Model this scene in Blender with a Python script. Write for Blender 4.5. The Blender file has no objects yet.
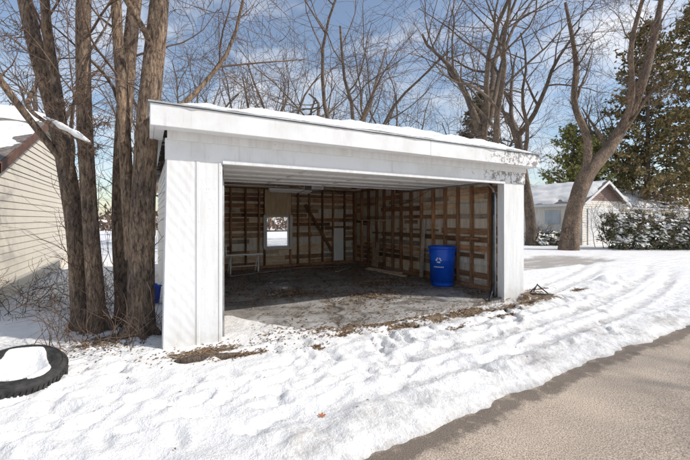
import bpy, math, random
from mathutils import Vector, Matrix, noise
R=math.radians
ANG=R(28.7); U=Vector((math.cos(ANG),math.sin(ANG),0)); V=Vector((-math.sin(ANG),math.cos(ANG),0))
P0=Vector((-1.98,4.03,0))
def L(s,y,z=0): return P0+U*s+V*y+Vector((0,0,z))
def toL(x,y):
    d=Vector((x,y,0))-P0; return d.dot(U),d.dot(V)
sc=bpy.context.scene
# ---------------------------------------------------------------- materials
def nt(name):
    m=bpy.data.materials.new(name); m.use_nodes=True; n=m.node_tree; b=n.nodes['Principled BSDF']; return m,n,b
def N(n,t,**k):
    x=n.nodes.new(t)
    for a,v in k.items(): setattr(x,a,v)
    return x
def ramp(n,stops):
    r=N(n,'ShaderNodeValToRGB'); e=r.color_ramp.elements
    while len(e)<len(stops): e.new(.5)
    for i,(p,c) in enumerate(stops):
        e[i].position=p; e[i].color=(*c,1) if len(c)==3 else c
    return r
def coords(n,scale,kind='Object'):
    tc=N(n,'ShaderNodeTexCoord'); mp=N(n,'ShaderNodeMapping'); mp.inputs['Scale'].default_value=scale
    n.links.new(tc.outputs[kind],mp.inputs[0]); return mp
def noiz(n,mp,scale,detail=4,rough=.6,dist=0):
    x=N(n,'ShaderNodeTexNoise'); x.inputs['Scale'].default_value=scale; x.inputs['Detail'].default_value=min(detail,5)
    x.inputs['Roughness'].default_value=rough; x.inputs['Distortion'].default_value=dist
    n.links.new(mp.outputs[0],x.inputs['Vector']); return x
def mix(n,fac,a,b,blend='MIX'):
    m=N(n,'ShaderNodeMix',data_type='RGBA',blend_type=blend)
    for sock,v in ((0,fac),(6,a),(7,b)):
        if isinstance(v,(int,float)): m.inputs[sock].default_value=v
        elif isinstance(v,tuple): m.inputs[sock].default_value=(*v,1)
        else: n.links.new(v,m.inputs[sock])
    return m.outputs[2]
def bump(n,b,h,st,dist=.02):
    x=N(n,'ShaderNodeBump'); x.inputs['Strength'].default_value=st; x.inputs['Distance'].default_value=dist
    n.links.new(h,x.inputs['Height']); n.links.new(x.outputs[0],b.inputs['Normal'])
def simple(name,c1,c2,scale=6,stretch=(1,1,1),rough=.8,bs=.3,bd=.01,lo=.35,hi=.65,metal=0):
    m,n,b=nt(name); mp=coords(n,stretch); x=noiz(n,mp,scale)
    r=ramp(n,[(lo,c1),(hi,c2)]); n.links.new(x.outputs[0],r.inputs[0]); n.links.new(r.outputs[0],b.inputs['Base Color'])
    b.inputs['Roughness'].default_value=rough; b.inputs['Metallic'].default_value=metal
    if bs: bump(n,b,x.outputs[0],bs,bd)
    return m
def board(name,c1,c2,stretch=(1,1,8)):
    m,n,b=nt(name); mp=coords(n,stretch); x=noiz(n,mp,5,5,.65); g=N(n,'ShaderNodeNewGeometry')
    r=ramp(n,[(.3,c1),(.68,c2)]); n.links.new(x.outputs[0],r.inputs[0])
    r2=ramp(n,[(0,(.55,.5,.48)),(.5,(1,1,1)),(1,(1.4,1.35,1.3))]); n.links.new(g.outputs['Random Per Island'],r2.inputs[0])
    c=mix(n,1.0,r.outputs[0],r2.outputs[0],'MULTIPLY')
    y=noiz(n,coords(n,(1,1,1)),1.7,4,.7); r3=ramp(n,[(.33,(.6,.56,.53)),(.55,(1.12,1.12,1.12))]); n.links.new(y.outputs[0],r3.inputs[0])
    n.links.new(mix(n,1.0,c,r3.outputs[0],'MULTIPLY'),b.inputs['Base Color']); b.inputs['Roughness'].default_value=.85
    bump(n,b,x.outputs[0],.4,.01); return m
def bark(name,c1,c2,c3):
    m,n,b=nt(name); mp=coords(n,(1,1,.26)); x=noiz(n,mp,36,5,.72,.8)
    r=ramp(n,[(.38,c1),(.5,c2),(.66,c3)]); n.links.new(x.outputs[0],r.inputs[0])
    mp2=coords(n,(1,1,.6)); y=noiz(n,mp2,2.6,3); r2=ramp(n,[(.35,(.6,.6,.62)),(.65,(1.2,1.13,1.02))]); n.links.new(y.outputs[0],r2.inputs[0])
    n.links.new(mix(n,1.0,r.outputs[0],r2.outputs[0],'MULTIPLY'),b.inputs['Base Color'])
    b.inputs['Roughness'].default_value=.95; bump(n,b,x.outputs[0],1.0,.035); return m
def paint(name,base,dirt,amt=.5,streak=True,bs=.15,hatch=False,splash=True):
    m,n,b=nt(name); mp=coords(n,(3,3,.35) if streak else (1,1,1)); x=noiz(n,mp,4,5,.7)
    r=ramp(n,[(.42,(0,0,0)),(.78,(amt,amt,amt))]); n.links.new(x.outputs[0],r.inputs[0])
    mp2=coords(n,(1,1,1)); y=noiz(n,mp2,35,4,.7); r2=ramp(n,[(.64,(0,0,0)),(.74,(1,1,1))]); n.links.new(y.outputs[0],r2.inputs[0])
    c=mix(n,r.outputs[0],base,dirt); c=mix(n,r2.outputs[0],c,tuple(v*.6 for v in dirt))
    if splash:
        sp=N(n,'ShaderNodeSeparateXYZ'); n.links.new(mp2.outputs[0],sp.inputs[0]); y2=noiz(n,mp2,6,4,.7)
        ad=N(n,'ShaderNodeMath',operation='MULTIPLY_ADD'); ad.inputs[1].default_value=.7; n.links.new(y2.outputs[0],ad.inputs[0]); 
        ng=N(n,'ShaderNodeMath',operation='MULTIPLY'); ng.inputs[1].default_value=-.9; n.links.new(sp.outputs[2],ng.inputs[0]); n.links.new(ng.outputs[0],ad.inputs[2])
        r5=ramp(n,[(.12,(0,0,0)),(.42,(.55,.55,.55))]); n.links.new(ad.outputs[0],r5.inputs[0]); c=mix(n,r5.outputs[0],c,dirt)
    n.links.new(c,b.inputs['Base Color']); b.inputs['Roughness'].default_value=.6
    if hatch:
        tc=N(n,'ShaderNodeTexCoord'); mq=N(n,'ShaderNodeMapping'); mq.inputs['Rotation'].default_value=(0,R(38),0); n.links.new(tc.outputs['Object'],mq.inputs[0])
        wv=N(n,'ShaderNodeTexWave'); wv.inputs['Scale'].default_value=3.4; wv.inputs['Distortion'].default_value=4; wv.inputs['Detail'].default_value=3; n.links.new(mq.outputs[0],wv.inputs['Vector'])
        bump(n,b,wv.outputs[1],.10,.02)
    else: 
        z=noiz(n,mp2,5,3); bump(n,b,z.outputs[0],bs,.03)
    return m
M={}
M['white']=paint('white_paint',(.77,.775,.78),(.47,.44,.38),.42)
M['hatch']=paint('embossed_white_metal',(.79,.795,.80),(.5,.46,.4),.45,hatch=True)
def header_mat():
    m,n,b=nt('peeling_white_paint'); mp=coords(n,(1,1,1)); x=noiz(n,mp,11,5,.75,.3)
    sep=N(n,'ShaderNodeSeparateXYZ'); n.links.new(mp.outputs[0],sep.inputs[0])
    mr=N(n,'ShaderNodeMapRange'); mr.inputs[1].default_value=4.3; mr.inputs[2].default_value=5.4; mr.inputs[3].default_value=-.11; mr.inputs[4].default_value=.09
    n.links.new(sep.outputs[0],mr.inputs[0]); ad=N(n,'ShaderNodeMath',operation='ADD'); n.links.new(x.outputs[0],ad.inputs[0]); n.links.new(mr.outputs[0],ad.inputs[1])
    r=ramp(n,[(.59,(0,0,0)),(.62,(1,1,1))]); n.links.new(ad.outputs[0],r.inputs[0])
    y=noiz(n,coords(n,(1.2,1.2,.8)),2,5,.65); r2=ramp(n,[(.3,(.66,.655,.64)),(.55,(.77,.775,.78))]); n.links.new(y.outputs[0],r2.inputs[0])
    y3=noiz(n,coords(n,(5,5,.5)),3,5,.7); r6=ramp(n,[(.58,(0,0,0)),(.8,(.45,.45,.45))]); n.links.new(y3.outputs[0],r6.inputs[0])
    c=mix(n,r6.outputs[0],r2.outputs[0],(.42,.37,.31))
    n.links.new(mix(n,r.outputs[0],c,(.27,.25,.24)),b.inputs['Base Color']); b.inputs['Roughness'].default_value=.6
    bump(n,b,y.outputs[0],.15,.03); return m
M['header']=header_mat()
M['siding']=paint('cream_siding',(.86,.80,.68),(.46,.35,.24),.85,True,.1,splash=False)
M['nsiding']=paint('neighbor_siding',(.70,.645,.55),(.5,.44,.35),.35,True,.05,splash=False)
M['wood_dark']=board('wood_dark',(.14,.08,.046),(.36,.22,.13))
M['wood_rust']=board('wood_rust',(.25,.13,.07),(.54,.33,.20))
M['wood_tan']=board('wood_tan',(.44,.32,.21),(.74,.58,.42))
M['wood_grey']=board('wood_grey',(.36,.31,.26),(.62,.56,.49))
M['stud']=board('stud_wood',(.17,.085,.048),(.50,.29,.165),(7,7,.6))
M['ply']=simple('plywood',(.55,.40,.25),(.80,.63,.42),4,(6,6,.7),.8,.2)
M['board_white']=paint('whitewashed_board',(.84,.81,.75),(.42,.33,.24),.7,splash=False)
M['metal']=simple('galvanised_metal',(.35,.36,.37),(.55,.56,.57),8,(1,1,1),.4,.05,metal=.6)
M['black']=simple('black_metal',(.015,.015,.017),(.04,.04,.04),8,rough=.5,bs=.05)
M['brown']=simple('grey_brown_siding',(.20,.13,.11),(.30,.21,.18),6,(1,1,5),.8,.2)
M['fascia_brown']=simple('fascia_brown',(.10,.05,.035),(.17,.09,.06),8,rough=.7,bs=.1)
M['shingle']=simple('shingles',(.10,.09,.08),(.24,.21,.19),14,rough=.95,bs=.6)
M['blue']=simple('blue_plastic',(.005,.08,.60),(.012,.13,.75),3,rough=.42,bs=.03)
M['logo']=simple('white_print',(.7,.75,.8),(.8,.82,.85),6,rough=.6,bs=0)
M['rubber']=simple('rubber',(.012,.012,.012),(.05,.048,.045),14,rough=.75,bs=.2)
M['glass']=simple('glass_pane',(.4,.45,.5),(.5,.55,.6),3,rough=.1,bs=0)
def snow_mat(name,ground=False):
    m,n,b=nt(name); mp=coords(n,(1,1,1)); a=noiz(n,mp,2.2,3,.6); g=noiz(n,mp,16,5,.75)
    r=ramp(n,[(.3,(.83,.825,.815)),(.6,(.92,.91,.89))]); n.links.new(a.outputs[0],r.inputs[0]); col=r.outputs[0]
    b.inputs['Roughness'].default_value=.7; b.inputs['Specular IOR Level'].default_value=.25
    if ground:
        at=N(n,'ShaderNodeAttribute'); at.attribute_name='dirt'
        v=N(n,'ShaderNodeTexVoronoi'); v.inputs['Scale'].default_value=34; n.links.new(mp.outputs[0],v.inputs['Vector'])
        lr=ramp(n,[(0,(.09,.06,.04)),(.35,(.22,.14,.08)),(.6,(.15,.115,.08)),(1,(.32,.24,.15))])
        sx=N(n,'ShaderNodeSeparateColor'); n.links.new(v.outputs['Color'],sx.inputs[0]); n.links.new(sx.outputs[0],lr.inputs[0])
        mm=N(n,'ShaderNodeMath',operation='ADD'); k=N(n,'ShaderNodeMath',operation='MULTIPLY_ADD'); k.inputs[1].default_value=1.5; k.inputs[2].default_value=-.75
        n.links.new(g.outputs[0],k.inputs[0]); n.links.new(k.outputs[0],mm.inputs[0]); n.links.new(at.outputs['Fac'],mm.inputs[1])
        rr=ramp(n,[(.46,(0,0,0)),(.58,(1,1,1))]); n.links.new(mm.outputs[0],rr.inputs[0])
        a2=N(n,'ShaderNodeAttribute'); a2.attribute_name='grey'
        ma=N(n,'ShaderNodeMath',operation='ADD'); n.links.new(k.outputs[0],ma.inputs[0]); n.links.new(a2.outputs['Fac'],ma.inputs[1])
        rg_=ramp(n,[(.22,(0,0,0)),(.95,(1,1,1))]); n.links.new(ma.outputs[0],rg_.inputs[0])
        col=mix(n,rg_.outputs[0],col,(.42,.39,.355))
        col=mix(n,rr.outputs[0],col,lr.outputs[0])
        v2=noiz(n,mp,50,2,.6); r3=ramp(n,[(.70,(0,0,0)),(.72,(.75,.75,.75))]); n.links.new(v2.outputs[0],r3.inputs[0])
        col=mix(n,r3.outputs[0],col,(.25,.2,.15))
    n.links.new(col,b.inputs['Base Color']); bump(n,b,g.outputs[0],.7,.045); return m
M['snow']=snow_mat('snow'); M['gsnow']=snow_mat('snow_ground',True)
def asphalt():
    m,n,b=nt('alley_asphalt'); mp=coords(n,(1,1,1)); f=noiz(n,mp,110,3,.8); a=noiz(n,mp,1.3,4,.6)
    r=ramp(n,[(.34,(.14,.11,.085)),(.48,(.43,.35,.275)),(.62,(.78,.67,.56))]); n.links.new(f.outputs[0],r.inputs[0])
    r2=ramp(n,[(.3,(.78,.76,.74)),(.7,(1.08,1.06,1.03))]); n.links.new(a.outputs[0],r2.inputs[0])
    c=mix(n,1.0,r.outputs[0],r2.outputs[0],'MULTIPLY')
    at=N(n,'ShaderNodeAttribute'); at.attribute_name='wet'
    x=noiz(n,mp,7,5,.7); ad=N(n,'ShaderNodeMath',operation='ADD'); n.links.new(at.outputs['Fac'],ad.inputs[0]); n.links.new(x.outputs[0],ad.inputs[1])
    rw=ramp(n,[(.78,(0,0,0)),(1.15,(.75,.75,.75))]); n.links.new(ad.outputs[0],rw.inputs[0])
    c=mix(n,rw.outputs[0],c,(.11,.085,.065))
    y=noiz(n,mp,34,4,.75); r4=ramp(n,[(.64,(0,0,0)),(.68,(.6,.6,.6))]); n.links.new(y.outputs[0],r4.inputs[0]); c=mix(n,r4.outputs[0],c,(.68,.63,.56))
    r7=ramp(n,[(.30,(.8,.8,.8)),(.34,(0,0,0))]); n.links.new(y.outputs[0],r7.inputs[0]); c=mix(n,r7.outputs[0],c,(.08,.06,.045))
    n.links.new(c,b.inputs['Base Color']); b.inputs['Roughness'].default_value=.85; bump(n,b,f.outputs[0],.7,.01); return m
M['asphalt']=asphalt()
def slab():
    m,n,b=nt('concrete_floor'); mp=coords(n,(1,1,1)); a=noiz(n,mp,.9,5,.7,.6); f=noiz(n,mp,40,4,.7); w_=noiz(n,mp,2.3,5,.7)
    r=ramp(n,[(.32,(.15,.135,.12)),(.48,(.31,.30,.285)),(.68,(.47,.46,.45))]); n.links.new(a.outputs[0],r.inputs[0])
    c=mix(n,.6,r.outputs[0],f.outputs[0],'OVERLAY')
    v=N(n,'ShaderNodeTexVoronoi'); v.feature='DISTANCE_TO_EDGE'; v.inputs['Scale'].default_value=.42
    dm=N(n,'ShaderNodeMix',data_type='RGBA'); dm.inputs[0].default_value=.35; n.links.new(mp.outputs[0],dm.inputs[6]); n.links.new(noiz(n,mp,1.6,5,.65).outputs[1],dm.inputs[7]); n.links.new(dm.outputs[2],v.inputs['Vector'])
    rc=ramp(n,[(.003,(.9,.9,.9)),(.008,(0,0,0))]); n.links.new(v.outputs[0],rc.inputs[0])
    rm=ramp(n,[(.36,(0,0,0)),(.44,(1,1,1))]); n.links.new(w_.outputs[0],rm.inputs[0]); ml=mix(n,1.0,rc.outputs[0],rm.outputs[0],'MULTIPLY')
    c=mix(n,ml,c,(.06,.045,.035))
    rw=ramp(n,[(.50,(0,0,0)),(.60,(.7,.7,.7))]); n.links.new(w_.outputs[0],rw.inputs[0]); c=mix(n,rw.outputs[0],c,(.14,.12,.10))
    n.links.new(c,b.inputs['Base Color']); rr=ramp(n,[(.48,(.8,.8,.8)),(.60,(.25,.25,.25))]); n.links.new(w_.outputs[0],rr.inputs[0]); n.links.new(rr.outputs[0],b.inputs['Roughness'])
    bump(n,b,f.outputs[0],.25,.006); return m
M['slab']=slab()
M['bark']=bark('bark_brown',(.06,.042,.032),(.23,.165,.12),(.43,.335,.255))
M['bark2']=bark('bark_grey',(.055,.042,.034),(.17,.13,.10),(.32,.26,.21))
M['twig']=simple('twigs',(.08,.05,.035),(.19,.125,.09),5,rough=.9,bs=0)
def leafm(name,stops,sc_=3):
    m,n,b=nt(name); g=N(n,'ShaderNodeNewGeometry'); r=ramp(n,stops)
    n.links.new(g.outputs['Random Per Island'],r.inputs[0]); n.links.new(r.outputs[0],b.inputs['Base Color']); b.inputs['Roughness'].default_value=.8; return m
M['needles']=leafm('pine_needles',[(0,(.055,.065,.03)),(.45,(.18,.165,.07)),(.8,(.32,.22,.09)),(1,(.42,.26,.11))])
M['dkneedles']=leafm('dark_needles',[(0,(.03,.04,.02)),(.6,(.08,.09,.04)),(1,(.15,.13,.06))])
M['hedge']=leafm('hedge_leaves',[(0,(.04,.06,.03)),(.4,(.11,.14,.06)),(.7,(.19,.18,.09)),(1,(.28,.22,.12))])
M['yellowgreen']=leafm('arborvitae_leaves',[(0,(.10,.12,.035)),(.5,(.23,.235,.07)),(1,(.34,.30,.11))])
M['leaf']=leafm('dry_leaves',[(0,(.07,.045,.03)),(.5,(.19,.12,.07)),(.85,(.30,.20,.12)),(1,(.40,.23,.11))])
# ---------------------------------------------------------------- mesh builder
class MB:
    def __init__(s): s.v=[];s.f=[];s.m=[];s.sm=[]
    def face(s,idx,m=0,sm=False): s.f.append(idx);s.m.append(m);s.sm.append(sm)
    def quad(s,a,b,c,d,m=0):
        i=len(s.v); s.v+= [tuple(a),tuple(b),tuple(c),tuple(d)]; s.face((i,i+1,i+2,i+3),m)
    def box(s,lo,hi,m=0,rot=None,org=None):
        i=len(s.v); x0,y0,z0=lo;x1,y1,z1=hi
        P=[Vector(p) for p in ((x0,y0,z0),(x1,y0,z0),(x1,y1,z0),(x0,y1,z0),(x0,y0,z1),(x1,y0,z1),(x1,y1,z1),(x0,y1,z1))]
        if rot is not None:
            o=Vector(org) if org is not None else sum(P,Vector())/8
            P=[rot@(p-o)+o for p in P]
        s.v+=[tuple(p) for p in P]
        for f in ((3,2,1,0),(4,5,6,7),(0,1,5,4),(1,2,6,5),(2,3,7,6),(3,0,4,7)): s.face(tuple(i+k for k in f),m)
    def tube(s,pts,rad,sides=6,m=0,cap=True,jit=0,rng=None):
        n=len(pts); base=len(s.v); ref=Vector((.31,.9,.13))
        for k in range(n):
            t=(pts[min(k+1,n-1)]-pts[max(k-1,0)])
            if t.length<1e-6: t=Vector((0,0,1))
            t.normalize(); a=t.cross(ref)
            if a.length<.05: a=t.cross(Vector((1,0,0)))
            a.normalize(); b=t.cross(a)
            for j in range(sides):
                th=2*math.pi*j/sides; r=rad[k]
                if jit: 
                    q=pts[k]+ (a*math.cos(th)+b*math.sin(th))*r
                    r*=1+jit*noise.noise(Vector((q.x*3,q.y*3,q.z*.8)))+jit*.5*math.sin(th*3+k*.2)
                s.v.append(tuple(pts[k]+(a*math.cos(th)+b*math.sin(th))*r))
        for k in range(n-1):
            for j in range(sides):
                j2=(j+1)%sides
                s.face((base+k*sides+j,base+k*sides+j2,base+(k+1)*sides+j2,base+(k+1)*sides+j),m,True)
        if cap and sides>2:
            s.face(tuple(base+j for j in range(sides))[::-1],m); s.face(tuple(base+(n-1)*sides+j for j in range(sides)),m)
    def lathe(s,prof,seg=40,m=0,mat=None,close=False):
        base=len(s.v); n=len(prof); mat=mat or Matrix()
        for (r,z) in prof:
            for j in range(seg):
                t=2*math.pi*j/seg; s.v.append(tuple(mat@Vector((r*math.cos(t),r*math.sin(t),z))))
        for k in range(n if close else n-1):
            k2=(k+1)%n
            for j in range(seg):
                j2=(j+1)%seg; s.face((base+k*seg+j,base+k*seg+j2,base+k2*seg+j2,base+k2*seg+j),m,True)
    def build(s,name,mats,parent=None,loc=None,rotz=0):
        me=bpy.data.meshes.new(name); me.from_pydata(s.v,[],s.f)
        for k in mats: me.materials.append(M[k])
        me.polygons.foreach_set('material_index',s.m); me.polygons.foreach_set('use_smooth',s.sm); me.update()
        o=bpy.data.objects.new(name,me); sc.collection.objects.link(o)
        if parent: o.parent=parent
        if loc is not None: o.location=loc
        o.rotation_euler[2]=rotz
        return o
def empty(name,loc=(0,0,0),rz=0):
    e=bpy.data.objects.new(name,None); e.location=loc; e.rotation_euler[2]=rz; sc.collection.objects.link(e); return e
def bevel(o,w=.006):
    b=o.modifiers.new('bevel','BEVEL'); b.width=w; b.segments=2; b.limit_method='ANGLE'; return o
def ss(a,b,x):
    t=max(0,min(1,(x-a)/(b-a))); return t*t*(3-2*t)
def nz(x,y,z=0): return noise.noise(Vector((x,y,z)))
# ---------------------------------------------------------------- ground (single sheet)
W=6.18; D=6.4
rg=random.Random(5)
foot=[]
for tr in range(3):
    for k in range(26):
        t=k/26; foot.append((-2.8+t*(6.5+tr)+rg.uniform(-.06,.06),-1.75+tr*.42+.3*math.sin(t*5+tr)+(.12 if k%2 else -.12),rg.uniform(-.4,.4)))
for k in range(100): foot.append((rg.uniform(-3.5,7),rg.uniform(-2.1,-.3),rg.uniform(0,3)))
for k in range(45): foot.append((rg.uniform(1,6),rg.uniform(-1.1,-.2),1.57+rg.uniform(-.4,.4)))
for k in range(20): foot.append((rg.uniform(-2.8,-.4),rg.uniform(-1.7,.6),rg.uniform(0,3)))
def edge(s): return -2.42-.30*(1-ss(-1,4.5,s))+.06*nz(s*.5,3)+.05*nz(s*2.2,9)+.035*nz(s*8,4)
patches=[(2.9,-.55,.45,.10),(4.1,-.42,.5,.14),(4.9,-.62,.35,.08),(5.5,-.4,.55,.16),(3.5,-.95,.25,.05),(2.0,-.45,.3,.08),(-1.9,-.2,.22,.14),(-1.5,-.9,.12,.06),(.7,-.55,.4,.07),(6.9,.2,.4,.15),(7.5,-.3,.3,.1),(4.5,-.85,.3,.06),(1.5,-.7,.15,.05)]
def hgt(s,y):
    e=edge(s); t=ss(e-.08,e+.2,y)
    if y<e-.3 and y>-9 : return -.05,0,0
    if y<=-9: t=ss(-9,-9.3,y); 
    cr=.35-abs(nz(s*4,y*6,6)); tr=.6+.7*ss(-.2,.35,nz(s*.8,y*1.2,12))
    lum=.020*nz(s*.9,y*.9,1)+(.015*nz(s*3,y*3,2)+.018*cr+.016*nz(s*9,y*9,3)+.009*nz(s*22,y*22,4))*tr
    h=-.05+t*(.105+lum)
    h+=.03*math.exp(-((y-e-.38)/.16)**2)*(1+1.5*nz(s*4,y*4,7))*t
    grey=.18*tr*max(0,nz(s*1.6,y*2.4,14)+.1)
    grey=max(grey,.42*math.exp(-((y-e-.25)/.28)**2)*(1+nz(s*2,y*3,15)))
    grey=max(grey,.32*math.exp(-((y+.55)/.3)**2)*ss(1.5,3,s)*(1-ss(6,7.5,s))*(1+1.3*nz(s*2,y*3,18)))
    if -4<s<16 and y>-2.5:
        for off,w in ((0,.10),(.5,.12),(1.3,.11),(1.75,.1)):
            yt=-1.98+off+.016*max(0,s-1.5)**2*(1 if off<1 else 1.2)
            d=abs(y-yt)
            if d<.45:
                st=ss(0,2.5,s+ (0 if off<1 else -1.5))*.8+.2
                h-=.030*math.exp(-(d/w)**4)*t*st*(1+.6*nz(s*3,y*3,5)); h+=.012*math.exp(-((d-.18)/.05)**2)*t*st
                grey=max(grey,.40*math.exp(-(d/w)**4)*st*(1+.7*nz(s*2,y*2,16)))
    dirt=0
    if -.3<s<W+.3 and -1.2<y<D+.3:
        yin=-.02+.22*nz(s*1.3,1,5)+.12*nz(s*5,2,5)+1.35*math.exp(-((s-.7)/.65)**2)-.2*ss(2,5,s)
        a=ss(yin-.25,yin+.15,y)*(1 if .12<s<6.05 else 0)
        h=h*(1-a)-.05*a
        d1=math.exp(-((y-yin+.22)/.24)**2)*ss(1.0,2.0,s)*(.7+.6*nz(s*1.5,y*2,8))
        dirt=max(dirt,d1*1.15)
        if y>.15 and s<.12: h=max(h,.03)
    if -2.6<s<8.5 and -1.3<y<1:
        for (a1,b1,w1,h1) in patches:
            d=((s-a1)/w1)**2+((y-b1-.08*nz(s*3,7))/h1)**2
            if d<5: dirt=max(dirt,.8*math.exp(-d)); h-=.02*math.exp(-d)
    d=math.hypot((s-.35)/.5,(y+.28)/.2); dirt=max(dirt,.85*math.exp(-d*d))
    d=math.hypot((s-6.3)/.8,(y+.15)/.3); dirt=max(dirt,.75*math.exp(-d*d))
    d=math.hypot((s+.6)/.6,(y-.5)/.4); dirt=max(dirt,.7*math.exp(-d*d)); h+=.05*math.exp(-d*d)
    if s>6.6 and y>1.2:
        d=ss(7,7.4,s)*(1-ss(14,15,s))*ss(1.9,2.3,y+.25*nz(s,y))*(1-ss(4.1,4.5,y+.25*nz(s,y,2)))
        grey=max(grey,d*1.3*(.75+.6*nz(s*1.5,y*4,2))); h-=.04*d
        h+=.20*math.exp(-(((s-9.2)/1.1)**2+((y-.2)/.45)**2))
    if s>5.5: h+=.13*math.exp(-(((s-8.8)/.8)**2+((y+.3)/.35)**2))*(1+1.2*nz(s*3,y*3))
    if y<2 and y>-2.6:
        for fx,fy,fa in foot:
            dx=s-fx; dy=y-fy
            if abs(dx)<.3 and abs(dy)<.3:
                c,sn=math.cos(fa),math.sin(fa); a_=(dx*c+dy*sn)/.14; b_=(-dx*sn+dy*c)/.055; q=a_*a_+b_*b_
                h-=.034*math.exp(-q*q)*t; h+=.009*math.exp(-((math.sqrt(q)-1.4)/.3)**2)*t; grey=max(grey,.22*math.exp(-q*q))
    grey=max(grey,.8*(1-ss(e+.0,e+.2,y)))
    far=ss(14,60,math.hypot(s,y)); h+=far*.5*nz(s*.03,y*.03,2)
    if far>0: h-=.1*far
    return h,dirt,grey
def axis(lo,hi,step,far):
    a=[];x=lo
    while x<hi: a.append(x); x+=step
    g=step;x=a[-1]
    while x<far: g*=1.14; x+=g; a.append(x)
    g=step;x=lo;b=[]
    while x>-far: g*=1.14; x-=g; b.append(x)
    return b[::-1]+a
xs=axis(-3.6,9.5,.034,700); ys=axis(-2.95,1.8,.028,700)
gv=[];gd=[];gg=[]
for y in ys:
    for x in xs:
        h,d,g=hgt(x,y); gv.append((x,y,h)); gd.append(d); gg.append(g)
nx=len(xs); gf=[(j*nx+i,j*nx+i+1,(j+1)*nx+i+1,(j+1)*nx+i) for j in range(len(ys)-1) for i in range(nx-1)]
me=bpy.data.meshes.new('snow_ground'); me.from_pydata(gv,[],gf)
for nm,arr in (('dirt',gd),('grey',gg)):
    at=me.attributes.new(nm,'FLOAT','POINT'); at.data.foreach_set('value',arr)
me.polygons.foreach_set('use_smooth',[True]*len(gf)); me.materials.append(M['gsnow'])
go=bpy.data.objects.new('snow_ground',me); sc.collection.objects.link(go); go.location=P0; go.rotation_euler[2]=ANG
def gz(s,y): return hgt(s,y)[0]
rv=[];rw=[];ay=[-9.3+.25*i for i in range(25)]+[-3.15+.06*i for i in range(20)]
ax=[-60+5*i for i in range(10)]+[-10+.15*i for i in range(150)]+[12.5+4*i for i in range(30)]
for y in ay:
    for x in ax:
        rv.append((x,y,.004*nz(x,y)+.02*ss(-2.5,-6,y))); rw.append(.58*math.exp(-((y-edge(x)+.02)/.15)**2))
nx=len(ax); rf=[(j*nx+i,j*nx+i+1,(j+1)*nx+i+1,(j+1)*nx+i) for j in range(len(ay)-1) for i in range(nx-1)]
me=bpy.data.meshes.new('alley_road'); me.from_pydata(rv,[],rf); at=me.attributes.new('wet','FLOAT','POINT'); at.data.foreach_set('value',rw)
me.materials.append(M['asphalt']); ro=bpy.data.objects.new('alley_road',me); sc.collection.objects.link(ro); ro.location=P0; ro.rotation_euler[2]=ANG
# ---------------------------------------------------------------- garage
G=empty('detached_garage',P0,ANG)
def part(mb,name,mats,bv=0):
    o=mb.build(name,mats,G)
    if bv: bevel(o,bv)
    return o
mb=MB(); 
mb.box((.1,.02,-.1),(6.08,6.35,.012)); part(mb,'floor_slab',['slab'])
mb=MB()
mb.box((.285,-.025,-.05),(.587,.12,2.40)); 
mb.box((5.60,-.025,-.05),(5.86,.12,2.40)); mb.box((5.863,-.02,-.05),(6.18,.12,2.40))
mb.box((.30,-.033,.05),(.335,-.0245,2.16)); mb.box((.545,-.033,.05),(.58,-.0245,2.16))
part(mb,'door_jamb_panels',['white'],.006)
# leaning one-piece corner cladding: wider at the foot
mb=MB()
def prism(bot,top,y0,y1,z0,z1):
    i=len(mb.v); (a,b_),(c,d)=bot,top
    mb.v+=[(a,y0,z0),(b_,y0,z0),(b_,y1,z0),(a,y1,z0),(c,y0+.006,z1),(d,y0+.006,z1),(d,y1,z1),(c,y1,z1)]
    for f in ((3,2,1,0),(4,5,6,7),(0,1,5,4),(1,2,6,5),(2,3,7,6),(3,0,4,7)): mb.face(tuple(i+k for k in f),0)
prism((-.045,.283),(.0,.283),-.032,-.012,-.05,2.40)
prism((-.052,-.040),(-.007,.0),-.010,.14,-.05,2.40)
mb.box((.02,-.006,0),(.28,.12,2.42))
part(mb,'corner_metal_cladding',['hatch'],.004)
mb=MB(); mb.box((-.02,-.035,2.167),(3.05,.10,2.40)); mb.box((3.053,-.033,2.167),(6.2,.10,2.40)); part(mb,'header_beam',['header'],.008)
mb=MB(); mb.box((.587,-.05,2.15),(5.60,.02,2.195)); mb.box((.0,-.06,2.38),(6.2,.0,2.50)); part(mb,'header_trim',['white'],.004)
mb=MB(); mb.box((-.17,-.27,2.47),(3.6,-.23,2.70)); mb.box((3.604,-.268,2.468),(6.29,-.23,2.70)); mb.box((-.17,-.23,2.47),(-.13,6.55,2.70)); mb.box((6.25,-.23,2.47),(6.29,6.55,2.70)); mb.box((-.13,6.51,2.47),(6.25,6.55,2.70))
part(mb,'fascia',['header'],.006)
mb=MB(); mb.box((-.128,-.228,2.475),(6.248,-.061,2.495)); mb.box((-.128,-.06,2.475),(-.03,6.5,2.495)); mb.box((6.2,-.06,2.475),(6.248,6.5,2.495)); part(mb,'soffit',['white'])
mb=MB(); mb.box((-.19,-.29,2.705),(6.31,-.20,2.72)); mb.box((-.19,-.20,2.705),(-.12,6.57,2.72)); part(mb,'drip_edge',['metal'])
def roofz(s,y): return 2.72+max(0,min(.36*(y+.27),.15*(s+.17),.9*(6.31-s),.36*(6.57-y)))
mb=MB(); ns=110; ny=110; b=0
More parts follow.
